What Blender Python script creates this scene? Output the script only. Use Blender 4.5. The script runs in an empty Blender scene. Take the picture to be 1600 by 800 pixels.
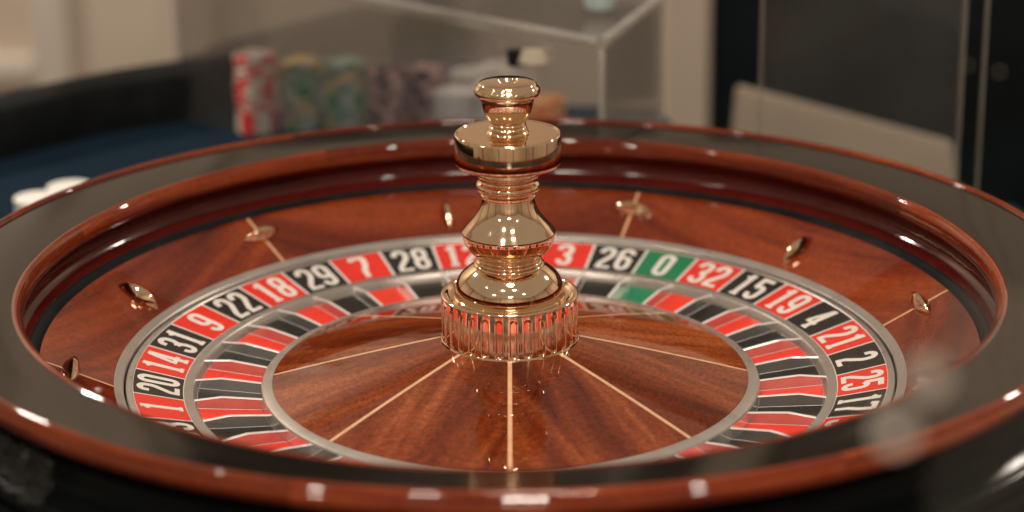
import bpy, bmesh, math, random
from mathutils import Vector, Matrix, noise
random.seed(7)
PI = math.pi
MM = 0.001
S = bpy.context.scene
COL = S.collection

# ------------------------------------------------------------------ camera
cam_d = bpy.data.cameras.new('camera')
cam = bpy.data.objects.new('camera', cam_d)
COL.objects.link(cam)
S.camera = cam
FW = Vector((0.00132209, 0.9462797, -0.32334652)).normalized()
RT = Vector((0.99993656, -0.00486809, -0.01015806)).normalized()
UP = RT.cross(FW).normalized()
cam.matrix_world = Matrix(((RT.x, UP.x, -FW.x, 0), (RT.y, UP.y, -FW.y, -1.3958),
                           (RT.z, UP.z, -FW.z, 0.5519), (0, 0, 0, 1)))
cam_d.sensor_width = 36.0
cam_d.lens = 36.0 * 3500 / 1600
cam_d.clip_start = 0.05
cam_d.clip_end = 60
cam_d.dof.use_dof = True
cam_d.dof.focus_distance = 1.475
cam_d.dof.aperture_fstop = 3.2
cam_d.dof.aperture_blades = 0

# ------------------------------------------------------------------ room light
W = bpy.data.worlds.new("World")
S.world = W
W.use_nodes = True
bg = W.node_tree.nodes['Background']
bg.inputs[0].default_value = (1.0, 0.84, 0.66, 1)
bg.inputs[1].default_value = 0.33

def area(name, loc, sx, sy, power, col=(1, 0.88, 0.76), rot=(0, 0, 0)):
    d = bpy.data.lights.new(name, 'AREA')
    d.shape = 'RECTANGLE'
    d.size, d.size_y = sx, sy
    d.energy = power
    d.color = col
    o = bpy.data.objects.new(name, d)
    COL.objects.link(o)
    o.location = loc
    o.rotation_euler = rot
    return o

LAMPS = [(-0.38, -0.95, 0.14, 0.06, 8), (0.28, -0.88, 0.18, 0.07, 7), (-1.15, -0.25, 0.06, 0.05, 2),
         (-1.3, -1.7, 0.10, 0.10, 9), (1.15, -1.55, 0.10, 0.06, 8), (0.10, -2.4, 0.34, 0.16, 14), (-1.5, 1.75, 0.26, 0.13, 26), (1.9, 1.6, 0.20, 0.13, 22)]  # the last two are added fill lamps that brighten the back wall
for x, y, sx, sy, pw in LAMPS:
    area('ceiling_and_fill_lamp', (x, y, 1.75), sx, sy, pw*1.2)
o = area('round_lamp', (0.04, -0.25, 1.75), 0.26, 0.26, 9.0)
o.data.shape = 'DISK'

vs = S.view_settings
vs.view_transform = 'Standard'
vs.look = 'None'
vs.exposure = 0.0
vs.gamma = 1.0
S.cycles.use_denoising = True
S.cycles.max_bounces = 10
S.cycles.glossy_bounces = 6
S.cycles.transparent_max_bounces = 16
S.cycles.caustics_reflective = True
S.cycles.sample_clamp_indirect = 6.0

# ------------------------------------------------------------------ helpers
def tag(o, label=None, cat=None, group=None, kind=None):
    if label: o['label'] = label
    if cat: o['category'] = cat
    if group: o['group'] = group
    if kind: o['kind'] = kind
    return o

def empty(name, loc, label, cat, group=None, rz=0):
    o = bpy.data.objects.new(name, None)
    o.empty_display_size = 0.05
    COL.objects.link(o)
    o.location = loc
    o.rotation_euler = (0, 0, rz)
    return tag(o, label, cat, group)

def link(name, me, parent=None, mat=None):
    if mat is not None and not me.materials:
        me.materials.append(mat)
    o = bpy.data.objects.new(name, me)
    COL.objects.link(o)
    if parent is not None:
        o.parent = parent
    return o

def finish(me, angle=35, smooth=True):
    if smooth:
        for p in me.polygons: p.use_smooth = True
        me.set_sharp_from_angle(angle=math.radians(angle))
    me.update()

def bm_mesh(name, bm, angle=35, smooth=True):
    me = bpy.data.meshes.new(name)
    bmesh.ops.recalc_face_normals(bm, faces=bm.faces)
    bm.to_mesh(me); bm.free()
    finish(me, angle, smooth)
    return me

def curve(pts, n=4):
    """smooth (Catmull-Rom) profile through pts"""
    out = []
    P = [pts[0]] + list(pts) + [pts[-1]]
    for i in range(1, len(P) - 2):
        a, b, c, d = P[i-1], P[i], P[i+1], P[i+2]
        for k in range(n):
            t = k / n
            out.append(tuple(0.5*((2*b[j]) + (-a[j]+c[j])*t + (2*a[j]-5*b[j]+4*c[j]-d[j])*t*t + (-a[j]+3*b[j]-3*c[j]+d[j])*t**3) for j in (0, 1)))
    out.append(tuple(pts[-1]))
    return out

def lathe(name, prof, segs=256, a0=0.0, a1=2*PI, angle=35, flip=False, cap=False):
    """profile (r, z) in mm, turned about Z; UV in metres: u round, v along the profile"""
    full = abs(a1 - a0 - 2*PI) < 1e-6
    na = segs if full else segs + 1
    verts, faces, uvs = [], [], []
    L = [0.0]
    for i in range(1, len(prof)):
        L.append(L[-1] + math.dist(prof[i], prof[i-1]) * MM)
    for i in range(na):
        a = a0 + (a1 - a0) * i / segs
        c, s = math.cos(a), math.sin(a)
        for r, z in prof:
            verts.append((r*c*MM, r*s*MM, z*MM))
    n = len(prof)
    rr = max(p[0] for p in prof) * MM
    for i in range(segs):
        i2 = (i + 1) % na
        for j in range(n - 1):
            f = [i*n+j, i2*n+j, i2*n+j+1, i*n+j+1]
            u0 = (a0 + (a1-a0)*i/segs) * rr; u1 = (a0 + (a1-a0)*(i+1)/segs) * rr
            uv = [(u0, L[j]), (u1, L[j]), (u1, L[j+1]), (u0, L[j+1])]
            if flip: f.reverse(); uv.reverse()
            faces.append(f); uvs += uv
    if cap and not full:
        for base in (0, (na-1)*n):
            f = list(range(base, base+n)); faces.append(f); uvs += [(0, 0)]*n
    me = bpy.data.meshes.new(name)
    me.from_pydata(verts, [], faces)
    ul = me.uv_layers.new(name='UVMap')
    for k, uv in enumerate(uvs): ul.data[k].uv = uv
    finish(me, angle)
    return me

def box_mesh(name, x0, x1, y0, y1, z0, z1, bev=0.0, angle=30):
    bm = bmesh.new()
    bmesh.ops.create_cube(bm, size=1)
    for v in bm.verts:
        v.co = Vector((x0 + (v.co.x+.5)*(x1-x0), y0 + (v.co.y+.5)*(y1-y0), z0 + (v.co.z+.5)*(z1-z0)))
    if bev:
        bmesh.ops.bevel(bm, geom=bm.edges[:], offset=bev, segments=3, affect='EDGES', profile=0.5)
    return bm_mesh(name, bm, angle)

def slab(name, pts, z0, z1, bev=0):
    """prism from plan polygon"""
    bm = bmesh.new()
    b = [bm.verts.new((x, y, z0)) for x, y in pts]
    t = [bm.verts.new((x, y, z1)) for x, y in pts]
    bm.faces.new(b); bm.faces.new(t)
    for i in range(len(pts)):
        j = (i+1) % len(pts)
        bm.faces.new((b[i], b[j], t[j], t[i]))
    if bev: bmesh.ops.bevel(bm, geom=bm.edges[:], offset=bev, segments=2, affect='EDGES')
    return bm_mesh(name, bm, 30)

def tube(name, pts, r, sides=8):
    bm = bmesh.new(); rings = []
    for i, p in enumerate(pts):
        p = Vector(p)
        d = (Vector(pts[min(i+1, len(pts)-1)]) - Vector(pts[max(i-1, 0)])).normalized()
        x = d.orthogonal().normalized(); y = d.cross(x)
        rings.append([bm.verts.new(p + (x*math.cos(2*PI*k/sides) + y*math.sin(2*PI*k/sides))*r) for k in range(sides)])
    for a, b in zip(rings, rings[1:]):
        for k in range(sides):
            bm.faces.new((a[k], a[(k+1) % sides], b[(k+1) % sides], b[k]))
    bm.faces.new(rings[0]); bm.faces.new(rings[-1])
    return bm_mesh(name, bm, 40)

# ------------------------------------------------------------------ materials
def mat(name):
    m = bpy.data.materials.new(name)
    m.use_nodes = True
    nt = m.node_tree
    return m, nt, nt.nodes['Principled BSDF'], nt.nodes, nt.links

def mix(nt, fac, a, b, blend='MIX'):
    n = nt.nodes.new('ShaderNodeMix'); n.data_type = 'RGBA'; n.blend_type = blend
    for k, v in ((0, fac), (6, a), (7, b)):
        if hasattr(v, 'is_linked'): nt.links.new(v, n.inputs[k])
        elif k == 0: n.inputs[0].default_value = v
        else: n.inputs[k].default_value = (*v, 1)
    return n.outputs[2]

def noise_tex(nt, vec, scale, detail=4, rough=0.55, dist=0.0, stretch=None):
    if stretch:
        mp = nt.nodes.new('ShaderNodeMapping'); mp.inputs['Scale'].default_value = stretch
        nt.links.new(vec, mp.inputs['Vector']); vec = mp.outputs[0]
    n = nt.nodes.new('ShaderNodeTexNoise')
    n.inputs['Scale'].default_value = scale; n.inputs['Detail'].default_value = detail
    n.inputs['Roughness'].default_value = rough; n.inputs['Distortion'].default_value = dist
    nt.links.new(vec, n.inputs['Vector'])
    return n.outputs[0]

def ramp(nt, fac, stops):
    r = nt.nodes.new('ShaderNodeValToRGB')
    el = r.color_ramp.elements
    while len(el) < len(stops): el.new(0.5)
    for e, (p, c) in zip(el, stops):
        e.position = p; e.color = (*c, 1) if len(c) == 3 else c
    nt.links.new(fac, r.inputs[0])
    return r.outputs[0]

def bump(nt, h, strength, dist, bsdf, coat=False):
    b = nt.nodes.new('ShaderNodeBump'); b.inputs['Strength'].default_value = strength
    b.inputs['Distance'].default_value = dist
    nt.links.new(h, b.inputs['Height'])
    nt.links.new(b.outputs[0], bsdf.inputs['Coat Normal' if coat else 'Normal'])

def wood(name, dark, mid, light, band=(6, 55), coat_rough=0.04, tint=0.25, coat=1.0, fleck=0.5):
    m, nt, p, N, L = mat(name)
    tc = N.new('ShaderNodeTexCoord'); oi = N.new('ShaderNodeObjectInfo')
    off = N.new('ShaderNodeVectorMath'); off.operation = 'MULTIPLY_ADD'
    comb = N.new('ShaderNodeCombineXYZ')
    for k in range(3): L.new(oi.outputs['Random'], comb.inputs[k])
    L.new(comb.outputs[0], off.inputs[0]); off.inputs[1].default_value = (7.3, 3.1, 5.7)
    L.new(tc.outputs['UV'], off.inputs[2])
    v = off.outputs[0]
    # gentle waviness of the grain
    wv = N.new('ShaderNodeTexNoise'); wv.inputs['Scale'].default_value = 9; wv.inputs['Detail'].default_value = 2
    L.new(v, wv.inputs['Vector'])
    ad = N.new('ShaderNodeVectorMath'); ad.operation = 'MULTIPLY_ADD'
    L.new(wv.outputs['Color'], ad.inputs[0]); ad.inputs[1].default_value = (0.0, 0.012, 0)
    L.new(v, ad.inputs[2]); v = ad.outputs[0]
    b1 = noise_tex(nt, v, 1, 3, 0.6, 0.3, (band[0], band[1], 1))
    b2 = noise_tex(nt, v, 1, 5, 0.7, 0.4, (band[0]*4, band[1]*6, 1))
    pores = noise_tex(nt, v, 1, 3, 0.8, 0.0, (130, 1500, 1))
    fl = noise_tex(nt, v, 1, 4, 0.75, 0.6, (420, 190, 1))
    c = ramp(nt, b1, [(0.30, dark), (0.48, mid), (0.68, light)])
    c2 = ramp(nt, b2, [(0.30, (0.70, 0.62, 0.58)), (0.62, (1.0, 1.0, 1.0))])
    c = mix(nt, 0.75, c, c2, 'MULTIPLY')
    c3 = ramp(nt, pores, [(0.36, (0.45, 0.36, 0.30)), (0.50, (1, 1, 1))])
    c = mix(nt, 0.6, c, c3, 'MULTIPLY')
    c4 = ramp(nt, fl, [(0.35, (0.55, 0.5, 0.45)), (0.65, (1.25, 1.2, 1.1))])
    c = mix(nt, fleck, c, c4, 'MULTIPLY')
    rv = ramp(nt, oi.outputs['Random'], [(0, (1-tint, 1-tint*1.2, 1-tint*1.4)), (1, (1+tint, 1+tint*1.3, 1+tint*1.5))])
    c = mix(nt, 1.0, c, rv, 'MULTIPLY')
    L.new(c, p.inputs['Base Color'])
    p.inputs['Roughness'].default_value = 0.45
    p.inputs['Specular IOR Level'].default_value = 0.0
    p.inputs['Coat Weight'].default_value = coat
    p.inputs['Coat IOR'].default_value = 1.5
    # tiny unevenness of the lacquer
    o3 = N.new('ShaderNodeTexCoord')
    h = noise_tex(nt, o3.outputs['Object'], 38, 2, 0.5)
    bump(nt, h, 0.05, 0.002, p, True)
    sm = noise_tex(nt, o3.outputs['Object'], 22, 4, 0.6)
    rr = N.new('ShaderNodeMapRange'); L.new(sm, rr.inputs[0])
    rr.inputs[1].default_value = 0.35; rr.inputs[2].default_value = 0.7
    rr.inputs[3].default_value = coat_rough*0.6; rr.inputs[4].default_value = coat_rough*1.9
    L.new(rr.outputs[0], p.inputs['Coat Roughness'])
    return m

def simple(name, col, rough=0.5, metal=0.0, coat=0.0, spec=0.5, var=0.08, vscale=40, bmp=0.0, coat_rough=0.05):
    m, nt, p, N, L = mat(name)
    tc = N.new('ShaderNodeTexCoord')
    n = noise_tex(nt, tc.outputs['Object'], vscale, 5, 0.6)
    lo = tuple(max(0, c*(1-var)) for c in col); hi = tuple(c*(1+var) for c in col)
    L.new(ramp(nt, n, [(0.3, lo), (0.7, hi)]), p.inputs['Base Color'])
    r = N.new('ShaderNodeMapRange'); L.new(n, r.inputs[0])
    r.inputs[1].default_value = 0.3; r.inputs[2].default_value = 0.7
    r.inputs[3].default_value = rough*0.85; r.inputs[4].default_value = min(1, rough*1.2)
    L.new(r.outputs[0], p.inputs['Roughness'])
    p.inputs['Metallic'].default_value = metal
    p.inputs['Coat Weight'].default_value = coat
    p.inputs['Coat Roughness'].default_value = coat_rough
    p.inputs['Specular IOR Level'].default_value = spec
    if bmp: bump(nt, n, bmp, 0.001, p)
    return m

M = {}
M['cone'] = wood('mahogany_cone', (0.080, 0.011, 0.004), (0.19, 0.038, 0.011), (0.40, 0.115, 0.036), (3.0, 24), 0.014, 0.18, fleck=0.85)
M['stator'] = wood('mahogany_bowl', (0.055, 0.006, 0.002), (0.15, 0.019, 0.004), (0.27, 0.046, 0.009), (3.0, 26), 0.04, 0.12, fleck=0.6)
M['lip'] = wood('mahogany_lip', (0.075, 0.009, 0.003), (0.155, 0.022, 0.005), (0.25, 0.048, 0.011), (6, 90), 0.035, 0.34, fleck=0.4)
M['track'] = wood('mahogany_track', (0.050, 0.005, 0.004), (0.085, 0.009, 0.007), (0.12, 0.014, 0.010), (5, 40), 0.08, 0.08, fleck=0.3)
M['inlay'] = simple('maple_inlay', (0.62, 0.36, 0.19), 0.4, coat=1.0, var=0.12, vscale=160, coat_rough=0.04)
M['ledge'] = simple('dark_lacquer', (0.009, 0.006, 0.004), 0.35, spec=0.0, coat=0.80, var=0.2, vscale=12, coat_rough=0.10)
M['black_lacquer'] = simple('black_lacquer', (0.003, 0.004, 0.004), 0.3, coat=0.20, var=0.2, vscale=12, coat_rough=0.14, spec=0.0)
M['groove'] = simple('groove_paint', (0.006, 0.008, 0.009), 0.35, var=0.2, spec=0.35)
M['silver'] = simple('satin_nickel', (0.50, 0.46, 0.42), 0.30, metal=0.72, var=0.06, vscale=60)
M['silver_bright'] = simple('polished_nickel', (0.80, 0.76, 0.72), 0.14, metal=0.85, var=0.04, vscale=80)
M['print_white'] = simple('white_print', (0.66, 0.62, 0.57), 0.35, var=0.05, vscale=90, coat=0.3)
M['red'] = simple('red_enamel', (0.66, 0.022, 0.012), 0.25, var=0.06, vscale=60, coat=0.4)
M['black'] = simple('black_enamel', (0.009, 0.009, 0.009), 0.25, var=0.2, vscale=60, coat=0.3)
M['green'] = simple('green_enamel', (0.002, 0.17, 0.065), 0.25, var=0.06, vscale=60, coat=0.4)
M['floor_red'] = simple('pocket_red', (0.74, 0.035, 0.018), 0.30, var=0.06, vscale=60, coat=0.2)
M['floor_black'] = simple('pocket_black', (0.008, 0.008, 0.008), 0.30, var=0.2, vscale=60, coat=0.2)
M['floor_green'] = simple('pocket_green', (0.004, 0.19, 0.085), 0.30, var=0.06, vscale=60, coat=0.2)
M['beige_wall'] = simple('beige_wall_paint', (0.62, 0.53, 0.43), 0.8, var=0.05, vscale=3)
M['beige_trim'] = simple('pale_trim_paint', (0.72, 0.65, 0.56), 0.6, var=0.04, vscale=3)
M['brown_wall'] = simple('taupe_wall_paint', (0.68, 0.57, 0.47), 0.8, var=0.06, vscale=3)
M['carpet'] = simple('dark_carpet', (0.05, 0.035, 0.025), 0.9, var=0.3, vscale=30)
M['vinyl'] = simple('black_vinyl', (0.006, 0.007, 0.007), 0.5, var=0.2, vscale=30, spec=0.3)
M['cabinet'] = simple('black_cabinet', (0.003, 0.008, 0.010), 0.4, var=0.5, vscale=4, spec=0.25)
M['card'] = simple('grey_beige_board', (0.40, 0.33, 0.255), 0.7, var=0.05, vscale=8)
M['cream'] = simple('cream_plastic', (0.48, 0.42, 0.31), 0.4)
M['pale_blue'] = simple('pale_blue_plastic', (0.50, 0.62, 0.62), 0.3)
M['steel'] = simple('brushed_steel', (0.55, 0.55, 0.52), 0.35, metal=1.0)

# gold: polished, faintly uneven
m, nt, p, N, L = mat('polished_gold')
tc = N.new('ShaderNodeTexCoord')
n = noise_tex(nt, tc.outputs['Object'], 55, 4, 0.6)
L.new(ramp(nt, n, [(0.3, (0.86, 0.61, 0.39)), (0.7, (0.93, 0.68, 0.46))]), p.inputs['Base Color'])
p.inputs['Metallic'].default_value = 1.0
r = N.new('ShaderNodeMapRange'); L.new(n, r.inputs[0])
r.inputs[3].default_value = 0.015; r.inputs[4].default_value = 0.10
sm2 = noise_tex(nt, tc.outputs['Object'], 1, 2, 0.5, 0, (900, 900, 30))
bump(nt, sm2, 0.04, 0.0004, p)
L.new(r.outputs[0], p.inputs['Roughness'])
M['gold'] = m

# blue felt
m, nt, p, N, L = mat('blue_felt')
tc = N.new('ShaderNodeTexCoord')
n = noise_tex(nt, tc.outputs['Object'], 7, 5, 0.6)
n2 = noise_tex(nt, tc.outputs['Object'], 900, 2, 0.6)
L.new(ramp(nt, n, [(0.3, (0.005, 0.015, 0.028)), (0.7, (0.008, 0.023, 0.042))]), p.inputs['Base Color'])
p.inputs['Roughness'].default_value = 0.95
p.inputs['Specular IOR Level'].default_value = 0.1
bump(nt, n2, 0.4, 0.001, p)
M['felt'] = m

def clear(name, tint=(0.992, 0.99, 0.985), refl=1.0, haze=0.0, rough=0.03):
    """thin clear sheet: transparency with a fresnel reflection and a trace of surface haze"""
    m = bpy.data.materials.new(name); m.use_nodes = True
    nt = m.node_tree; nt.nodes.clear(); N = nt.nodes; L = nt.links
    out = N.new('ShaderNodeOutputMaterial'); tr = N.new('ShaderNodeBsdfTransparent')
    tr.inputs[0].default_value = (*tint, 1)
    gl = N.new('ShaderNodeBsdfGlossy'); gl.inputs['Roughness'].default_value = rough
    df = N.new('ShaderNodeBsdfDiffuse'); df.inputs[0].default_value = (0.7, 0.66, 0.6, 1)
    fr = N.new('ShaderNodeFresnel'); fr.inputs[0].default_value = 1.45
    mul = N.new('ShaderNodeMath'); mul.operation = 'MULTIPLY'; mul.inputs[1].default_value = refl
    L.new(fr.outputs[0], mul.inputs[0])
    m1 = N.new('ShaderNodeMixShader'); L.new(mul.outputs[0], m1.inputs[0]); L.new(tr.outputs[0], m1.inputs[1]); L.new(gl.outputs[0], m1.inputs[2])
    m2 = N.new('ShaderNodeMixShader'); m2.inputs[0].default_value = haze
    tc = N.new('ShaderNodeTexCoord'); nz = noise_tex(nt, tc.outputs['Object'], 6, 4, 0.6)
    mh = N.new('ShaderNodeMath'); mh.operation = 'MULTIPLY'; mh.inputs[1].default_value = haze*2
    L.new(nz, mh.inputs[0]); L.new(mh.outputs[0], m2.inputs[0])
    L.new(m1.outputs[0], m2.inputs[1]); L.new(df.outputs[0], m2.inputs[2]); L.new(m2.outputs[0], out.inputs[0])
    return m
M['acrylic'] = clear('clear_acrylic', refl=0.6, haze=0.025)
M['thin_edge'] = clear('thin_acrylic_edge', (0.9, 0.88, 0.84), 0.6, 0.09, 0.2)
M['acrylic_edge'] = clear('acrylic_edge', (0.9, 0.88, 0.84), 1.0, 0.30, 0.15)
M['film'] = clear('clear_film', (0.85, 0.83, 0.83), 0.4, 0.010, 0.35)
M['fret_side'] = simple('fret_side_metal', (0.60, 0.57, 0.54), 0.10, metal=0.85, var=0.05, vscale=80)
M['fret'] = simple('fret_lit_metal', (0.92, 0.89, 0.86), 0.18, metal=0.40, var=0.03, vscale=80)  # light caught on fret tops and feet, put in as a whiter metal

def emit(name, col, strength):
    m = bpy.data.materials.new(name); m.use_nodes = True
    nt = m.node_tree; nt.nodes.clear()
    e = nt.nodes.new('ShaderNodeEmission'); e.inputs[0].default_value = (*col, 1); e.inputs[1].default_value = strength
    o = nt.nodes.new('ShaderNodeOutputMaterial'); nt.links.new(e.outputs[0], o.inputs[0])
    return m

# ------------------------------------------------------------------ the room behind (blurred)
def struct(name, me, m):
    o = link(name, me, None, m); o['kind'] = 'structure'; return o

struct('floor', box_mesh('floor', -4, 4, -3.4, 3.4, -0.96, -0.90), M['carpet'])
struct('wall', box_mesh('wall', -3.2, -0.10, 2.40, 2.50, -0.899, 1.9), M['beige_wall'])
struct('wall', box_mesh('wall', -0.10, 3.2, 2.402, 2.502, -0.899, 1.9), M['brown_wall'])
struct('dark_reflection_band', box_mesh('dark_reflection_band', -0.45, 3.2, 2.37, 2.399, -0.08, 0.60, 0.004), M['cabinet'])  # unseen dark band, added to darken reflections in the rim and wood
# panel mouldings on the left part of the wall
for x0, x1, z0, z1 in ((-0.815, -0.755, -0.89, 0.9), (-1.9, -0.817, -0.41, -0.365), (-0.52, -0.508, -0.89, 0.9)):
    struct('wall_trim', box_mesh('wall_trim', x0, x1, 2.372, 2.398, z0, z1, 0.004), M['beige_trim'])
# walls to the sides and behind the camera: panels with darker openings between
xs = -3.2
k = 0
while xs < 3.2:
    w = random.choice((0.5, 0.9, 0.7, 0.35))
    mm_ = (M['beige_trim'], M['brown_wall'], M['beige_trim'], M['card'])[k % 4]
    if k % 4 == 3: w = 0.16
    struct('wall_panel', box_mesh('wall_panel', xs, xs+w-0.03, -3.45, -3.40, -0.899, 1.9, 0.004), mm_)
    xs += w; k += 1
for sx in (-1, 1):
    ys = -3.4; k = 0
    while ys < 2.3:
        w = (0.9, 0.3, 0.7, 0.5)[k % 4]
        mm_ = (M['beige_trim'], M['card'], M['brown_wall'], M['beige_trim'])[k % 4]
        struct('wall_panel', box_mesh('wall_panel', sx*3.25-.025, sx*3.25+.025, ys, ys+w-0.03, -0.899, 1.9, 0.004), mm_)
        ys += w; k += 1

o = link('wall_pillar', box_mesh('wall_pillar', 0.214, 0.278, 1.60, 1.68, -0.899, 1.2, 0.004), None, M['beige_wall'])
tag(o, 'blurred beige upright post between the acrylic box and the dark cabinet', 'post')

# dark cabinet with pale glints
cab = empty('dark_cabinet', (0.80, 1.62, -0.899), 'blurred black cabinet filling the dark upper right behind the wheel', 'cabinet')
link('body', box_mesh('body', -0.515, 1.1, 0.0, 0.6, 0, 1.30, 0.006), cab, M['cabinet'])
link('door', box_mesh('door', -0.43, 0.10, -0.022, -0.002, 0.05, 1.25, 0.004), cab, M['cabinet'])
link('door', box_mesh('door', 0.112, 0.70, -0.022, -0.002, 0.05, 1.25, 0.004), cab, M['cabinet'])
for x, z in ((0.03, 0.745), (0.075, 0.735)):  # small pale beads put in as blurred glints of light
    bm = bmesh.new(); bmesh.ops.create_uvsphere(bm, u_segments=12, v_segments=8, radius=0.003)
    for v in bm.verts: v.co += Vector((x-0.200, -0.032, z-0.045))
    link('glint_bead', bm_mesh('glint_bead', bm), cab, M['cream'])

# ------------------------------------------------------------------ the gaming table
T = -0.040
table = [(-0.86, -0.45), (-0.84, -0.05), (-0.79, 0.12), (-0.695, 0.345), (-0.575, 0.53), (-0.47, 0.645), (-0.395, 0.72), (-0.315, 0.772), (-0.215, 0.806), (-0.05, 0.815), (0.15, 0.80), (0.20, 0.52), (0.44, 0.46), (0.52, 0.10), (0.52, -0.35), (0.30, -0.55), (-0.4, -0.60)]
tb = empty('gaming_table', (0, 0, T), 'gaming table with dark blue felt top beneath the roulette wheel', 'table')
link('felt_top', slab('felt_top', table, -0.03, 0.0), tb, M['felt'])
cx0, cy0 = 0, 0
link('apron', slab('apron', [(x*0.97, y*0.97) for x, y in table], -0.16, -0.031), tb, M['black_lacquer'])
link('pedestal', slab('pedestal', [(x*0.45, y*0.45) for x, y in table], -0.859, -0.161), tb, M['black_lacquer'])
# padded rail along the far left end
rail = [(-0.86, -0.20), (-0.85, -0.05), (-0.80, 0.12), (-0.70, 0.35), (-0.58, 0.535), (-0.475, 0.65), (-0.40, 0.725), (-0.32, 0.777), (-0.262, 0.798)]
rc = curve(rail, 5)
bm = bmesh.new(); rings = []
prof = [(-0.001, -0.03), (-0.010, 0.0), (-0.016, 0.045), (-0.013, 0.056), (-0.004, 0.061), (0.006, 0.058), (0.014, 0.048), (0.018, 0.03), (0.018, -0.03)]
for i, (x, y) in enumerate(rc):
    x2, y2 = rc[min(i+1, len(rc)-1)]; x1, y1 = rc[max(i-1, 0)]
    t = Vector((x2-x1, y2-y1)).normalized(); nrm = Vector((-t.y, t.x))
    rings.append([bm.verts.new((x + nrm.x*a, y + nrm.y*a, b)) for a, b in prof])
for a, b in zip(rings, rings[1:]):
    for k in range(len(prof)-1):
        bm.faces.new((a[k], a[k+1], b[k+1], b[k]))
bm.faces.new(rings[0]); bm.faces.new(rings[-1])
link('padded_rail', bm_mesh('padded_rail', bm, 60), tb, M['vinyl'])

# ------------------------------------------------------------------ roulette bowl
def warp(me, fade=False):
    """the outer rim sits a few millimetres higher on the near side"""
    for v in me.vertices:
        r = math.hypot(v.co.x, v.co.y)
        w = max(0.0, min(1.0, (r - 0.322)/0.046))
        if fade: w *= max(0.0, min(1.0, v.co.z/0.09))
        v.co.z += -0.014*v.co.y*w
        if not fade and v.co.y < 0:   # and the lip rises a little more at the near quarters
            th = math.atan2(v.co.y, v.co.x)
            k = max(0.0, min(1.0, (r - 0.300)/0.012)) * (1 - max(0.0, min(1.0, (r - 0.324)/0.042)))
            v.co.z += 0.0018*math.sin(2*th)**2*k
    return me
bowl = empty('roulette_bowl', (0, 0, T), 'mahogany roulette bowl with dark lacquered rim and gold deflectors', 'roulette bowl')
BZ = 40.0  # bowl profile is written from the datum of the number ring; parent sits on the felt

def bz(prof): return [(r, z + BZ) for r, z in prof]

link('rim_band', warp(lathe('rim_band', bz([(321.5, 65.6), (324, 65.9), (340, 67.2), (355, 68.5), (368.2, 69.6)]), 320)), bowl, M['ledge'])
NSEG = 8
OFFL = math.radians(26.5)
lip_prof = curve([(321.6, 65.7), (319.5, 66.2), (316.8, 64.6), (315.0, 61.0), (314.9, 57.0), (316.0, 53.5), (318.6, 51.2)], 4)
bead_prof = ([(368.0, 69.7)] + curve([(368.4, 71.0), (370.6, 72.2), (373.4, 71.4), (375.2, 69.0)], 4)
             + curve([(375.0, 68.2), (376.6, 66.4), (377.4, 63.4), (376.6, 60.0), (374.0, 57.6), (370.5, 56.8), (366.0, 56.8)], 4))
for k in range(NSEG):
    g = 0.0006
    a0 = OFFL + 2*PI*k/NSEG + g; a1 = OFFL + 2*PI*(k+1)/NSEG - g
    link('lip_segment', warp(lathe('lip_segment', bz(lip_prof), 40, a0, a1, 50)), bowl, M['lip'])
    b0 = OFFL + math.radians(1.0) + 2*PI*k/NSEG
    link('bead_segment', warp(lathe('bead_segment', bz(bead_prof), 40, b0+g, b0+2*PI/NSEG-g, 40)), bowl, M['lip'])
track_prof = curve([(318.6, 51.2), (321.5, 49.5), (325.0, 45.5), (326.0, 40.5), (324.5, 35.8), (320.5, 32.3), (315.6, 30.4)], 4)
link('ball_track', warp(lathe('ball_track', bz(track_prof), 320, angle=60)), bowl, M['track'])
link('groove', lathe('groove', bz([(315.6, 30.4), (315.0, 28.2), (311.0, 26.2), (307.6, 26.4), (307.2, 27.6)]), 320), bowl, M['groove'])

def sz(r): return 5.0 + (r - 261.5) * (22.6 / 45.7)

def sector_mesh(name, r0, r1, zf, a0, a1, half_gap, n_r=6, n_a=20, chord_uv=True, off=(0, 0)):
    """annular sector with straight (parallel-sided) gaps of half_gap mm for the inlays on both radial edges"""
    verts, faces, uvs = [], [], []
    am = (a0 + a1) / 2
    for i in range(n_r + 1):
        r = r0 + (r1 - r0) * i / n_r
        da = math.asin(half_gap / r)
        for j in range(n_a + 1):
            a = (a0 + da) + (a1 - a0 - 2*da) * j / n_a
            verts.append((r*math.cos(a)*MM, r*math.sin(a)*MM, zf(r)*MM))
            x = r*math.cos(a-am)*MM; y = r*math.sin(a-am)*MM
            uvs.append((x, y) if chord_uv else (y, x))
    for i in range(n_r):
        for j in range(n_a):
            b = i*(n_a+1) + j
            faces.append((b, b + n_a + 1, b + n_a + 2, b + 1))
    me = bpy.data.meshes.new(name); me.from_pydata(verts, [], faces)
    ul = me.uv_layers.new(name='UVMap')
    for lp in me.loops: ul.data[lp.index].uv = (uvs[lp.vertex_index][0] + off[0], uvs[lp.vertex_index][1] + off[1])
    finish(me, 40)
    return me

def strip_mesh(name, r0, r1, zf, a, half, n=14, lift=0.0):
    verts, faces = [], []
    for i in range(n + 1):
        r = r0 + (r1 - r0) * i / n
        for s in (-1, 1):
            x, y = math.sqrt(max(r*r - half*half, 0)), s*half
            verts.append(((x*math.cos(a) - y*math.sin(a))*MM, (x*math.sin(a) + y*math.cos(a))*MM, (zf(r)+lift)*MM))
    for i in range(n): faces.append((2*i, 2*i+2, 2*i+3, 2*i+1))
    me = bpy.data.meshes.new(name); me.from_pydata(verts, [], faces); finish(me, 60)
    return me

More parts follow.
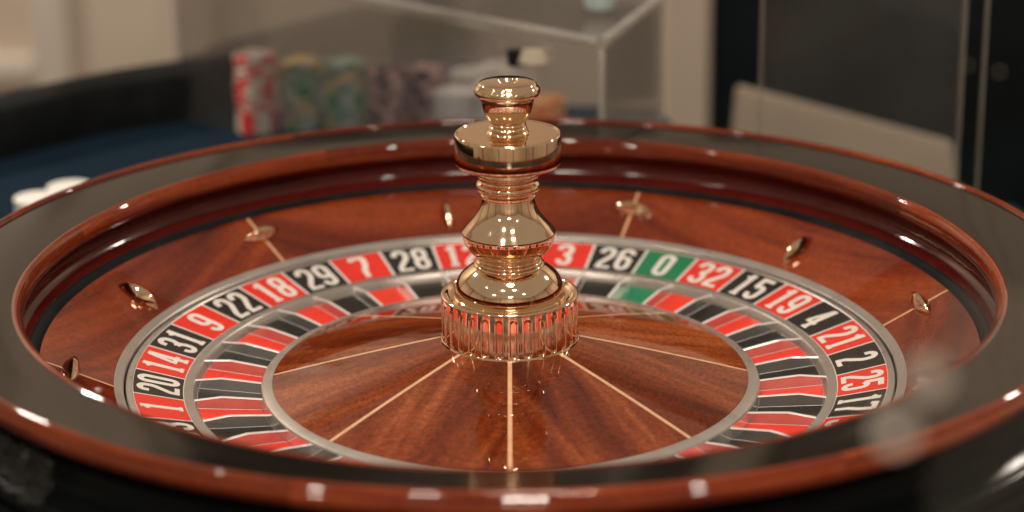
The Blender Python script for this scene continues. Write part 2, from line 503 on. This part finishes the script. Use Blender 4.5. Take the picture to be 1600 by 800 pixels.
SA = math.radians(10.5)
bzf = lambda r: sz(r) + BZ
for k in range(6):
    a = SA + k*PI/3
    link('veneer_panel', sector_mesh('veneer_panel', 261.5, 307.2, bzf, a, a + PI/3, 1.0, 6, 50, False), bowl, M['stator'])
    link('inlay', strip_mesh('inlay', 261.5, 307.2, bzf, a, 1.0), bowl, M['inlay'])
link('inner_ring', lathe('inner_ring', bz([(255.5, -4), (255.5, 2.2), (256.1, 2.9), (258.5, 3.5), (261.0, 4.9), (261.5, 5.0)]), 320), bowl, M['silver'])
base_prof = bz([(367, 57.4), (364, 56)] + curve([(362.5, 50), (364, 42), (370, 36), (379, 31.5), (386, 29.0), (388.5, 25.5), (387.5, 22.5), (385.5, 21.5)], 3)
               + curve([(386.5, 20.5), (389.5, 18.5), (390.5, 14.5), (388, 11.5)], 3) + [(374, 3), (372, -39.6), (240, -39.6), (240, -20), (256, -19), (256, -4.2)])
link('base', warp(lathe('base', base_prof, 256), True), bowl, M['black_lacquer'])

# gold deflectors, alternately across and along the slope
def deflector_mesh():
    bm = bmesh.new(); rings = []
    n = 18
    for i in range(n + 1):
        t = -1 + 2*i/n
        w = 5.6*(1 - abs(t)**1.9)**0.9 + 0.25; h = 8.2*(1 - abs(t)**2.2)**0.8 + 0.3
        sec = [(-w, 0), (-w*0.92, h*0.35), (-w*0.28, h*0.96), (0, h), (w*0.28, h*0.96), (w*0.92, h*0.35), (w, 0)]
        rings.append([bm.verts.new((t*17*MM, y*MM, z*MM)) for y, z in sec])
    for a, b in zip(rings, rings[1:]):
        for k in range(6): bm.faces.new((a[k], a[k+1], b[k+1], b[k]))
    bm.faces.new(rings[0]); bm.faces.new(rings[-1])
    return bm_mesh('deflector', bm, 28)
dm = deflector_mesh()
tilt = math.atan2(22.6, 45.7)
for k in range(12):
    tang = (k % 2 == 0)
    a = SA + k*PI/6 - (0.01 if not tang else 0)
    r = 288 if tang else 280
    o = link('deflector', dm, bowl, M['gold'])
    nrm = Vector((-math.sin(tilt), 0, math.cos(tilt))); rad = Vector((math.cos(tilt), 0, math.sin(tilt))); tan = Vector((0, 1, 0))
    X = tan if tang else rad
    Y = nrm.cross(X)
    R = Matrix((X, Y, nrm)).transposed()
    R = Matrix.Rotation(a, 3, 'Z') @ R
    pos = Vector((r*math.cos(a), r*math.sin(a), bzf(r) + 0.3))*MM
    o.matrix_basis = Matrix.Translation(pos) @ R.to_4x4()

# ------------------------------------------------------------------ roulette rotor
rotor = empty('roulette_rotor', (0, 0, 0), 'turning wheel head with red and black numbers, pockets and gold turret', 'roulette wheel')
SEQ = [0, 32, 15, 19, 4, 21, 2, 25, 17, 34, 6, 27, 13, 36, 11, 30, 8, 23, 10, 5, 24, 16, 33, 1, 20, 14, 31, 9, 22, 18, 29, 7, 28, 12, 35, 3, 26]
REDS = {1, 3, 5, 7, 9, 12, 14, 16, 18, 19, 21, 23, 25, 27, 30, 32, 34, 36}
DA = 2*PI/37
PH = math.radians(59.95)
def kind(n): return 'green' if n == 0 else ('red' if n in REDS else 'black')

link('number_ring', lathe('number_ring', [(254.2, -4), (254.2, 0.9), (253.6, 1.7), (250.2, 1.7), (249.7, 1.2)], 320), rotor, M['silver'])
def zn(r): return 1.2 + (r - 249.7)*8.8/32.7
link('number_bed', lathe('number_bed', [(249.7, 1.2), (217.0, -7.6)], 320), rotor, M['print_white'])
link('pocket_rim', lathe('pocket_rim', [(217.0, -7.6), (216.7, -7.1), (211.2, -7.5), (210.5, -8.1), (208.8, -14.0)], 320), rotor, M['silver'])
link('pocket_bed', lathe('pocket_bed', [(208.8, -14.0), (166.5, -18.9), (166.3, -9.9)], 320), rotor, M['silver_bright'])
link('cone_ring', lathe('cone_ring', [(166.3, -9.9), (165.6, -9.0), (159.6, -7.3), (158.8, -7.3), (158.6, -8.0)], 320), rotor, M['silver'])

# numerals: ribbon strokes in a box 11 x 26
GH = 27.0
def arc(cx, cy, rx, ry, a0, a1, n=8):
    return [(cx + rx*math.cos(math.radians(a0+(a1-a0)*i/n)), cy + ry*math.sin(math.radians(a0+(a1-a0)*i/n))) for i in range(n+1)]
def glyph(d):
    x0, x1, h, s = 1.7, 9.3, GH, 1.7   # centre lines; stroke half width ~1.7
    cx, rx = (x0+x1)/2, (x1-x0)/2
    t, b = h - 1.7, 1.7
    if d == '0': return [(arc(cx, t-4, rx, 4, 0, 180) + arc(cx, b+4, rx, 4, 180, 360) + [(x1, t-4)], 3.3)]
    if d == '1': return [([(cx+.4, 0), (cx+.4, h)], 3.4), ([(cx-3.4, h-5.0), (cx+0.2, h-2.6)], 2.6), ([(cx-2.8, 1.1), (cx+3.6, 1.1)], 2.2)]
    if d == '2': return [([(x0, t-6.0)] + arc(cx, t-3.8, rx, 3.8, 180, 0) + [(x1, t-7.5), (x1-0.8, t-10), (x0+0.8, b+4.0), (x0+.4, b)], 3.3), ([(0, 1.35), (11, 1.35)], 2.7)]
    if d == '3': return [([(x0, t-5.5)] + arc(cx, t-3.8, rx, 3.8, 180, 0) + [(x1, t-7.0), (x1-1.2, h/2+1.4), (cx-.6, h/2+.2)], 3.2),
                         ([(cx-.6, h/2+.2), (x1-1.2, h/2-1.2), (x1, b+7.0)] + arc(cx, b+3.8, rx, 3.8, 0, -180) + [(x0, b+5.5)], 3.2)]
    if d == '4': return [([(7.3, 0), (7.3, h)], 3.4), ([(6.2, h-1.2), (1.6, 8.8)], 2.7), ([(0, 7.7), (11, 7.7)], 2.6), ([(4.3, 1.0), (10.3, 1.0)], 2.0)]
    if d == '5': return [([(x1+.8, t), (x0, t), (x0+.1, h/2+1.4)], 3.2), ([(x0, h/2+.8)] + arc(cx, h/2-.9, rx, 3.8, 140, 0, 6) + arc(cx, b+3.8, rx, 3.8, 0, -180) + [(x0, b+5.5)], 3.2)]
    if d == '6': return [([(x1, t-5.0)] + arc(cx, t-3.8, rx, 3.8, 0, 180) + arc(cx, b+3.8, rx, 3.8, 180, 360) + arc(cx, h/2-1.4, rx, 3.4, 0, 150, 6), 3.2)]
    if d == '7': return [([(0.4, h-5.0), (0.9, t), (x1+.9, t)], 3.1), ([(x1, t-.6), (x1-.9, h*0.6), (cx-.4, h*0.3), (cx-.8, 0)], 3.4)]
    if d == '8': return [(arc(cx, t-3.4, rx-.3, 3.4, 0, 180) + arc(cx, h/2+3.4, rx-.3, 3.2, 180, 360) + [(x1-.3, t-3.4)], 3.1),
                         (arc(cx, h/2-3.6, rx, 3.5, 0, 180) + arc(cx, b+3.8, rx, 3.8, 180, 360) + [(x1, h/2-3.6)], 3.2)]
    if d == '9': return [([(x0, b+5.0)] + arc(cx, b+3.8, rx, 3.8, 180, 360) + arc(cx, t-3.8, rx, 3.8, 0, 180) + arc(cx, h/2+1.4, rx, 3.4, 180, 330, 6), 3.2)]

def ribbon(pts, w):
    """left and right offset points of a mitred ribbon"""
    closed = math.dist(pts[0], pts[-1]) < 1e-6
    P = pts[:-1] if closed else pts
    n = len(P); out = []
    for i in range(n):
        p = Vector(P[i])
        a = Vector(P[i-1]) if (i > 0 or closed) else None
        b = Vector(P[(i+1) % n]) if (i < n-1 or closed) else None
        d1 = (p-a).normalized() if a is not None else None
        d2 = (b-p).normalized() if b is not None else None
        if d1 is None or d1.length == 0: d1 = d2
        if d2 is None or d2.length == 0: d2 = d1
        n1 = Vector((-d1.y, d1.x)); n2 = Vector((-d2.y, d2.x))
        m_ = (n1+n2)
        m_ = m_.normalized() if m_.length > 1e-6 else n1
        k = (w/2) / max(m_.dot(n1), 0.5)
        out.append((p + m_*k, p - m_*k))
    if closed: out.append(out[0])
    return out

def numeral_mesh(txt):
    """built in the local frame of a plate: +X outward, text reads towards -Y (clockwise seen from above)"""
    wtot = len(txt)*11.0 + (len(txt)-1)*2.6
    verts, faces = [], []
    lev = 0
    R0 = 219.9  # foot of the digits
    for q, ch in enumerate(txt):
        ox = -wtot/2 + q*13.6
        for pts, w in glyph(ch):
            # subdivide long runs so that they follow the ring
            rb = ribbon(pts, w*1.22)
            lift = 0.42 + 0.03*lev; lev += 1
            base = len(verts)
            for l, r_ in rb:
                for v in (l, r_):
                    u = v.x + ox; hgt = v.y
                    rr = R0 + hgt
                    aa = -u*1.08/232.0          # letters widen with the radius, as printed on the ring
                    verts.append((rr*math.cos(aa)*MM, rr*math.sin(aa)*MM, (zn(rr)+lift)*MM))
            for i in range(len(rb)-1):
                a = base + 2*i
                faces.append((a, a+1, a+3, a+2))
    me = bpy.data.meshes.new('numeral'); me.from_pydata(verts, [], faces)
    bm = bmesh.new(); bm.from_mesh(me)
    for f in bm.faces:
        if f.normal.z < 0: f.normal_flip()
    bm.to_mesh(me); bm.free()
    return me

def plate_mesh():
    g = 1.15
    verts, faces = [], []
    n = 6
    top, bot = 0.36, -0.1
    for z in (top, bot):
        for r in (249.3, 217.5):
            da = math.asin(g/r)
            for j in range(n+1):
                a = -DA/2 + da + (DA - 2*da)*j/n
                verts.append((r*math.cos(a)*MM, r*math.sin(a)*MM, (zn(r)+z)*MM))
    m_ = n+1
    for j in range(n):
        faces.append((m_+j, j, j+1, m_+j+1))
        faces.append((j, 2*m_+j, 2*m_+j+1, j+1))
        faces.append((m_+j, m_+j+1, 3*m_+j+1, 3*m_+j))
    faces.append((0, m_, 3*m_, 2*m_)); faces.append((n, 2*m_+n, 3*m_+n, m_+n))
    return verts, faces
pv, pf = plate_mesh()
def pfloor(r): return -13.7 + (r - 208.2)*(4.9/42.0)
floor_v, floor_f = [], []
for r in (208.2, 195, 180, 166.9):
    da = math.asin(1.1/r)
    for j in range(5):
        a = -DA/2 + da + (DA-2*da)*j/4
        floor_v.append((r*math.cos(a)*MM, r*math.sin(a)*MM, pfloor(r)*MM))
for i in range(3):
    for j in range(4):
        b = i*5+j; floor_f.append((b, b+1, b+6, b+5))
pm, fm = {}, {}
for c in ('red', 'black', 'green'):
    me = bpy.data.meshes.new('number_plate'); me.from_pydata(pv, [], pf); me.materials.append(M[c]); pm[c] = me
    me = bpy.data.meshes.new('pocket_floor'); me.from_pydata(floor_v, [], floor_f); me.materials.append(M['floor_'+c]); fm[c] = me
    bm = bmesh.new(); bm.from_mesh(me)
    for f in bm.faces:
        if f.normal.z < 0: f.normal_flip()
    bm.to_mesh(me); bm.free()
# fret
bm = bmesh.new(); rings = []
for r, zt in ((210.6, -7.9), (200, -7.4), (193, -7.1), (190, -7.5), (180, -9.0), (166.4, -11.2)):
    zb = pfloor(r) - 0.8
    zf = pfloor(r)
    sec = [(-1.6, zf+0.12), (-1.28, zf+0.22), (-1.20, zt-0.40), (-0.92, zt), (0.92, zt), (1.20, zt-0.40), (1.28, zf+0.22), (1.6, zf+0.12)]
    rings.append([bm.verts.new((r*MM, y*MM, z*MM)) for y, z in sec])
for a, b in zip(rings, rings[1:]):
    for k in range(7):
        f = bm.faces.new((a[k], a[k+1], b[k+1], b[k]))
        f.material_index = 1 if k in (1, 5) else 0
fret_me = bm_mesh('fret', bm, 50, False)
M_ = M['fret']
fret_me.materials.append(M_)
fret_me.materials.append(M['fret_side'])

def colour_word(n): return kind(n)
for i, nmb in enumerate(SEQ):
    a = PH - i*DA
    pl = link('number_plate', pm[kind(nmb)], rotor)
    pl.rotation_euler = (0, 0, a)
    pl['label'] = '%s number plate reading %d' % (kind(nmb), nmb)
    nu = link('numeral', numeral_mesh(str(nmb)), pl, M['print_white'])
    fl = link('pocket_floor', fm[kind(nmb)], rotor); fl.rotation_euler = (0, 0, a)
    fl['label'] = '%s pocket floor of number %d' % (kind(nmb), nmb)
    fr = link('fret', fret_me, rotor); fr.rotation_euler = (0, 0, a - DA/2)

# cone: eight veneer wedges with pale inlay lines between
def cz(r):
    t = (158.6 - r)/(158.6 - 40)
    return -7.6 + 27.4*(t*1.10 - 0.10*t*t)
CA = math.radians(-90.3)
for k in range(8):
    a = CA + k*PI/4
    link('cone_wedge', sector_mesh('cone_wedge', 40, 158.6, cz, a, a + PI/4, 1.35, 14, 24, True), rotor, M['cone'])
    link('cone_inlay', strip_mesh('cone_inlay', 40, 158.6, cz, a, 1.35), rotor, M['inlay'])

# gold turret
tur = link('turret', lathe('turret', [(46.2, 17.6), (46.4, 18.4), (45.9, 19.4), (45.4, 19.6)], 160), rotor, M['gold'])
def fluted():
    verts, faces = [], []
    NF, SUB = 30, 20
    na = NF*SUB
    z0, z1 = 19.6, 48.2
    nz = 44
    zs = [z0 + (z1-z0)*j/nz for j in range(nz+1)]
    R = 45.3
    for i in range(na):
        a = 2*PI*(i+0.5)/na + math.radians(3)
        u = ((i % SUB) + 0.5)/SUB - 0.5
        du = u * 2*PI*R/NF
        for z in zs:
            hw = 2.25
            zc_t, zc_b = 43.4, 21.6
            if z > zc_t: d = math.hypot(du, z-zc_t)
            elif z < zc_b: d = math.hypot(du, z-zc_b)
            else: d = abs(du)
            x = (hw - d)/0.5
            x = max(0.0, min(1.0, x)); x = x*x*(3-2*x)
            r = R - 1.0*x
            verts.append((r*math.cos(a)*MM, r*math.sin(a)*MM, z*MM))
    n = nz+1
    for i in range(na):
        i2 = (i+1) % na
        for j in range(nz): faces.append((i*n+j, i2*n+j, i2*n+j+1, i*n+j+1))
    me = bpy.data.meshes.new('fluted_skirt'); me.from_pydata(verts, [], faces)
    finish(me, 60)
    return me
link('fluted_skirt', fluted(), tur, M['gold'])
def part(name, prof, angle=40): return link(name, lathe(name, prof, 144, angle=angle, flip=False), tur, M['gold'])
part('skirt_rim', [(45.3, 48.2)] + curve([(45.6, 48.6), (45.5, 49.6), (44.3, 50.3), (42.8, 50.2)], 4) + curve([(42.2, 49.6), (40.5, 48.0), (38.0, 47.0), (36.2, 46.8)], 4))
part('dome', [(36.0, 46.0), (36.9, 47.2), (36.7, 48.2), (36.1, 48.6)] + curve([(36.1, 49.0), (36.3, 52.5), (35.2, 57.5), (32.0, 62.5), (27.2, 66.6), (23.2, 69.0)], 6))
part('neck', curve([(23.2, 69.0), (23.6, 70.0), (22.8, 70.9)], 4) + curve([(21.6, 71.2), (22.2, 72.2), (21.4, 73.1)], 4) + curve([(20.6, 73.4), (21.1, 74.2), (20.6, 75.0)], 4) + curve([(20.9, 75.3), (22.2, 76.0), (22.6, 76.9)], 3))
part('bulb', curve([(22.6, 76.9), (25.8, 79.8), (28.6, 83.8), (30.2, 88.0), (30.8, 91.6)], 6) + curve([(30.7, 92.6), (27.8, 96.2), (23.6, 101.0), (20.1, 106.0), (17.9, 111.2), (17.0, 116.0)], 6), 30)
part('collar', curve([(17.0, 116.0), (17.8, 116.6), (18.0, 117.8)], 3) + curve([(17.4, 118.4), (18.4, 120.0), (20.4, 121.6), (21.2, 123.4), (20.8, 125.4), (19.6, 126.6)], 4) + curve([(18.6, 127.2), (18.2, 128.6), (19.0, 130.0), (20.2, 130.8), (20.8, 132.4), (20.4, 134.6)], 4))
part('disc', [(20.4, 134.6), (20.2, 138.5), (32.2, 138.4)] + curve([(33.0, 138.5), (34.1, 139.2), (34.7, 140.6), (34.8, 142.0)], 3) + [(34.8, 157.4)] + curve([(34.6, 158.6), (33.9, 159.3), (33.0, 159.2)], 3) + [(32.6, 158.8), (12.0, 158.8)], 30)
part('stem', curve([(13.4, 158.8), (13.8, 160.0), (12.8, 161.0)], 3) + curve([(11.8, 161.4), (12.8, 162.7), (11.9, 164.0)], 3) + curve([(11.2, 164.3), (12.0, 165.4), (11.4, 166.6)], 3))
part('cup', curve([(11.4, 166.6), (12.9, 168.6), (14.9, 172.6), (16.4, 177.4), (17.2, 181.0), (17.3, 182.8)], 5) + [(18.2, 183.2), (18.4, 184.2)])
part('knob', curve([(18.4, 184.2), (20.2, 184.6), (21.3, 186.6), (21.0, 189.0), (19.6, 190.6)], 5) + curve([(19.2, 191.6), (17.8, 192.8), (14, 193.4), (7.4, 193.8)], 4) + curve([(6.8, 193.4), (5.2, 191.6), (2.6, 190.8), (0.02, 190.6)], 4), 30)

# ------------------------------------------------------------------ acrylic cover over the chips
bx = empty('acrylic_chip_cover', (0.079, 0.420, T), 'clear acrylic box standing over the casino chips behind the wheel', 'acrylic box')
A = Vector((0, 0)); B = Vector((-0.405, 0.354)); D = Vector((0.062, 0.178)); Cc = B + D
Hb = 0.156
def pane(name, p, q, z0, z1, t=0.003, mt=None):
    d = (q-p).normalized(); nrm = Vector((-d.y, d.x))*t/2
    me = slab(name, [tuple(p-nrm), tuple(q-nrm), tuple(q+nrm), tuple(p+nrm)], z0, z1)
    return link(name, me, bx, mt or M['acrylic'])
eps = 0.004
for p, q in ((A, B), (A, D), (B, Cc), (D, Cc)):
    d = (q-p).normalized()*eps
    pane('side_panel', p+d, q-d, 0.001, Hb-0.006)
link('top_panel', slab('top_panel', [tuple(A), tuple(B), tuple(Cc), tuple(D)], Hb-0.003, Hb), bx, M['acrylic'])
for p in (A, B, D, Cc):
    link('corner_edge', box_mesh('corner_edge', p.x-.0028, p.x+.0028, p.y-.0028, p.y+.0028, 0.001, Hb-0.004, 0.0008), bx, M['acrylic_edge'])
for p, q in ((A, B), (A, D), (B, Cc), (D, Cc)):
    d = (q-p).normalized()*0.004
    a3 = Vector((*(p+d), Hb+0.0015)); b3 = Vector((*(q-d), Hb+0.0015))
    link('top_edge', tube('top_edge', [a3, b3], 0.0042), bx, M['acrylic_edge'])
kx = (B-A).normalized()*0.075
bm = bmesh.new(); bmesh.ops.create_cone(bm, segments=20, radius1=0.011, radius2=0.008, depth=0.016, cap_ends=True)
for v in bm.verts: v.co = Vector((kx.x + v.co.x*1.2, kx.y - 0.010 + v.co.y*.6, 0.137 + v.co.z*.7))
link('latch', bm_mesh('latch', bm), bx, M['cream'])
bm = bmesh.new(); bmesh.ops.create_cone(bm, segments=20, radius1=0.008, radius2=0.009, depth=0.014, cap_ends=True)
for v in bm.verts: v.co = Vector((kx.x - 0.014 + v.co.x, kx.y - 0.002 + v.co.y*.6, 0.134 + v.co.z))
link('latch_base', bm_mesh('latch_base', bm), bx, M['vinyl'])
# small pale cup on the cover
cup = empty('small_cup', (0.082, 0.535, T+Hb+0.0055), 'small pale blue cup standing on the corner of the acrylic box', 'cup')
link('body', lathe('body', [(0.1, 0), (12, 0), (13, 1), (16, 14), (15, 14), (12.4, 2), (0.1, 2)], 32), cup, M['pale_blue'])
link('rim', lathe('rim', [(16.0, 14.1), (16.8, 14.8), (16.0, 15.6), (15.0, 14.8), (15.0, 14.1)], 32), cup, M['cream'])

# ------------------------------------------------------------------ casino chips
def chip_mesh(c1, c2, spots=6):
    seg = 48; R, H, Rb = 20*MM, 3.3*MM, 0.35*MM
    bm = bmesh.new(); rings = []
    sec = [(R-Rb, 0), (R, Rb), (R, H-Rb), (R-Rb, H), (R*0.66, H), (0.002, H)]
    for i in range(seg):
        a = 2*PI*i/seg
        rings.append([bm.verts.new((r*math.cos(a), r*math.sin(a), z)) for r, z in sec])
    for i in range(seg):
        a, b = rings[i], rings[(i+1) % seg]
        sp = (i % (seg//spots)) < (seg//spots)*0.42
        for k in range(5):
            f = bm.faces.new((a[k], b[k], b[k+1], a[k+1]))
            f.material_index = 1 if (sp and k < 4) else 0
            if k == 4: f.material_index = 1
    bm.faces.new([r_[0] for r_ in rings][::-1]); bm.faces.new([r_[-1] for r_ in rings])
    me = bm_mesh('casino_chip', bm, 30)
    me.materials.append(c1); me.materials.append(c2)
    return me
def cm(name, c): return simple(name, tuple(min(0.85, q*1.75) for q in c), 0.45, var=0.05)
CH = {
 'red': chip_mesh(cm('chip_red', (0.50, 0.03, 0.03)), cm('chip_white', (0.62, 0.50, 0.42)), 4),
 'green': chip_mesh(cm('chip_green', (0.02, 0.16, 0.05)), cm('chip_grey', (0.30, 0.33, 0.32)), 4),
 'yellow': chip_mesh(cm('chip_slate', (0.16, 0.20, 0.22)), cm('chip_yellow', (0.50, 0.33, 0.12)), 3),
 'pink': chip_mesh(cm('chip_pink', (0.42, 0.24, 0.22)), cm('chip_black', (0.03, 0.02, 0.02)), 5),
 'black': chip_mesh(cm('chip_black_body', (0.03, 0.022, 0.022)), cm('chip_pink_spot', (0.38, 0.24, 0.22)), 4),
 'white': chip_mesh(cm('chip_pale', (0.62, 0.56, 0.50)), cm('chip_pale_spot', (0.50, 0.44, 0.42)), 3),
 'plain': chip_mesh(cm('chip_ivory', (0.66, 0.60, 0.50)), cm('chip_ivory_spot', (0.60, 0.54, 0.45)), 3),
 'orange': chip_mesh(cm('chip_orange', (0.62, 0.13, 0.03)), cm('chip_orange_spot', (0.60, 0.26, 0.12)), 4),
}
STACKS = [  # x, y, count, kind list, label, group
 (-0.246, 0.728, 23, ['red'], 'red and white chip in the tall stack nearest the black rail', 'chips in the red stack'),
 (-0.203, 0.738, 20, ['green', 'yellow', 'green', 'green', 'yellow'], 'green and grey chip in the stack beside the red stack', 'chips in the first green stack'),
 (-0.160, 0.734, 20, ['yellow', 'green', 'yellow', 'green', 'green'], 'green and yellow chip in the stack beside the pink and black chips', 'chips in the second green stack'),
 (-0.117, 0.728, 18, ['pink', 'pink', 'black'], 'pink and black chip in the stack right of the green stacks', 'chips in the first pink stack'),
 (-0.078, 0.745, 17, ['pink', 'black', 'black'], 'pink and black chip in the stack beside the white chips', 'chips in the dark pink stack'),
 (-0.052, 0.705, 13, ['white'], 'white chip in the low stack just left of the gold turret', 'chips in the white stack'),
 (-0.012, 0.712, 14, ['white'], 'white chip in the low stack half hidden by the gold turret', 'chips in the hidden white stack'),
 (0.036, 0.70, 11, ['orange'], 'orange chip in the low stack right of the gold turret', 'chips in the orange stack'),
 (-0.406, 0.448, 6, ['plain'], 'ivory chip in the stack on the blue felt left of the wheel', 'chips in the outer ivory stack'),
 (-0.384, 0.480, 6, ['plain'], 'ivory chip in the stack on the blue felt closest to the rim', 'chips in the inner ivory stack'),
]
for x, y, n, kinds, lab, grp in STACKS:
    for k in range(n):
        kk = kinds[(k*7 // 3) % len(kinds)]
        o = link('casino_chip', CH[kk])
        o.location = (x + random.uniform(-.0009, .0009), y + random.uniform(-.0009, .0009), T + 0.0002 + k*0.00335)
        o.rotation_euler = (0, 0, random.uniform(0, 2*PI) if kk != 'red' else random.choice((0, .5, 1.0, 1.3)) + random.uniform(-.2, .2))
        tag(o, ('topmost ' + lab) if k == n-1 else lab, 'casino chip', grp)

# ------------------------------------------------------------------ board and clear screen behind, right
bd = link('leaning_board', None if False else box_mesh('leaning_board', -0.5, 0.5, -0.5, 0.5, -0.5, 0.5), None, M['card'])
me = bd.data
co = [(0.243, 0.9, -0.046), (0.475, 0.9, -0.112), (0.500, 0.9, -0.30), (0.500, 0.9, -0.899), (0.225, 0.9, -0.899), (0.225, 0.9, -0.30)]
bm = bmesh.new()
fv = [bm.verts.new(c) for c in co]; bv = [bm.verts.new((c[0], c[1]+0.012, c[2])) for c in co]
bm.faces.new(fv); bm.faces.new(bv)
for i in range(6): bm.faces.new((fv[i], fv[(i+1) % 6], bv[(i+1) % 6], bv[i]))
bmesh.ops.bevel(bm, geom=bm.edges[:], offset=0.003, segments=2, affect='EDGES')
nm = bm_mesh('leaning_board', bm, 30); nm.materials.append(M['card']); bd.data = nm
tag(bd, 'blurred grey beige board with slanting top edge behind the right rim', 'board')

sc = empty('clear_screen', (0.300, 0.42, T), 'clear acrylic screen standing behind the right side of the wheel', 'screen')
link('panel', box_mesh('panel', -0.087, 0.078, -0.0015, 0.0015, 0.002, 0.40), sc, M['acrylic'])
for x in (-0.0885, 0.0797, 0.0975):
    link('edge_strip', box_mesh('edge_strip', x-.0012, x+.0012, -0.003, 0.003, 0.0, 0.401, 0.0006), sc, M['thin_edge'])
for x, z in ((0.034, 0.022), (0.066, 0.022)):
    link('clip', box_mesh('clip', x-.008, x+.008, -0.008, -0.002, z-.004, z+.004, 0.0015), sc, M['steel'])

# ------------------------------------------------------------------ foreground: out-of-focus guard and scrap of film
gd = empty('clear_guard', (0.19, -0.66, T + 0.025), 'out of focus clear guard with two pale studs near the lower right rim', 'guard')
gy = 0.0
link('panel', box_mesh('panel', -0.040, 0.16, -0.001, 0.001, 0.10, 0.30), gd, M['acrylic'])
def stud(x, z, r, mt):
    bm = bmesh.new(); bmesh.ops.create_cone(bm, segments=24, radius1=r, radius2=r*0.85, depth=0.006, cap_ends=True)
    for v in bm.verts: v.co = Vector((x + v.co.x, -0.005 + v.co.z*0.8, z + v.co.y))
    link('stud', bm_mesh('stud', bm), gd, mt)
M['stud'] = clear('frosted_stud', (0.8, 0.75, 0.7), 0.6, 0.32, 0.3)
stud(-0.043, 0.271, 0.0095, M['stud']); stud(-0.054, 0.251, 0.0100, M['stud'])

# crumpled clear film on the outside of the bowl, lower left
bm = bmesh.new()
NX, NY = 36, 16
grid = []
for i in range(NX+1):
    row = []
    a = math.radians(-148 + 17*i/NX)
    for j in range(NY+1):
        t = j/NY
        z = 55 - 20*t
        rr = 366 + 6*t*t*3
        w = noise.noise(Vector((i*0.35, j*0.4, 1.3)))*4 + noise.noise(Vector((i*0.9, j*0.6, 4.0)))*1.2
        w += abs(noise.noise(Vector((i*0.8, j*0.25, 9.0))))*4
        rr += 5 + w
        row.append(bm.verts.new((rr*math.cos(a)*MM, rr*math.sin(a)*MM, (z + noise.noise(Vector((i*.4, j*.4, 7)))*3)*MM)))
    grid.append(row)
for i in range(NX):
    for j in range(NY):
        if i > NX-5 and j < (i-(NX-5))*2: continue
        bm.faces.new((grid[i][j], grid[i+1][j], grid[i+1][j+1], grid[i][j+1]))
fo = link('plastic_film', bm_mesh('plastic_film', bm, 25), None, M['film'])
tag(fo, 'crumpled clear plastic film clinging below the rim at lower left', 'plastic film')
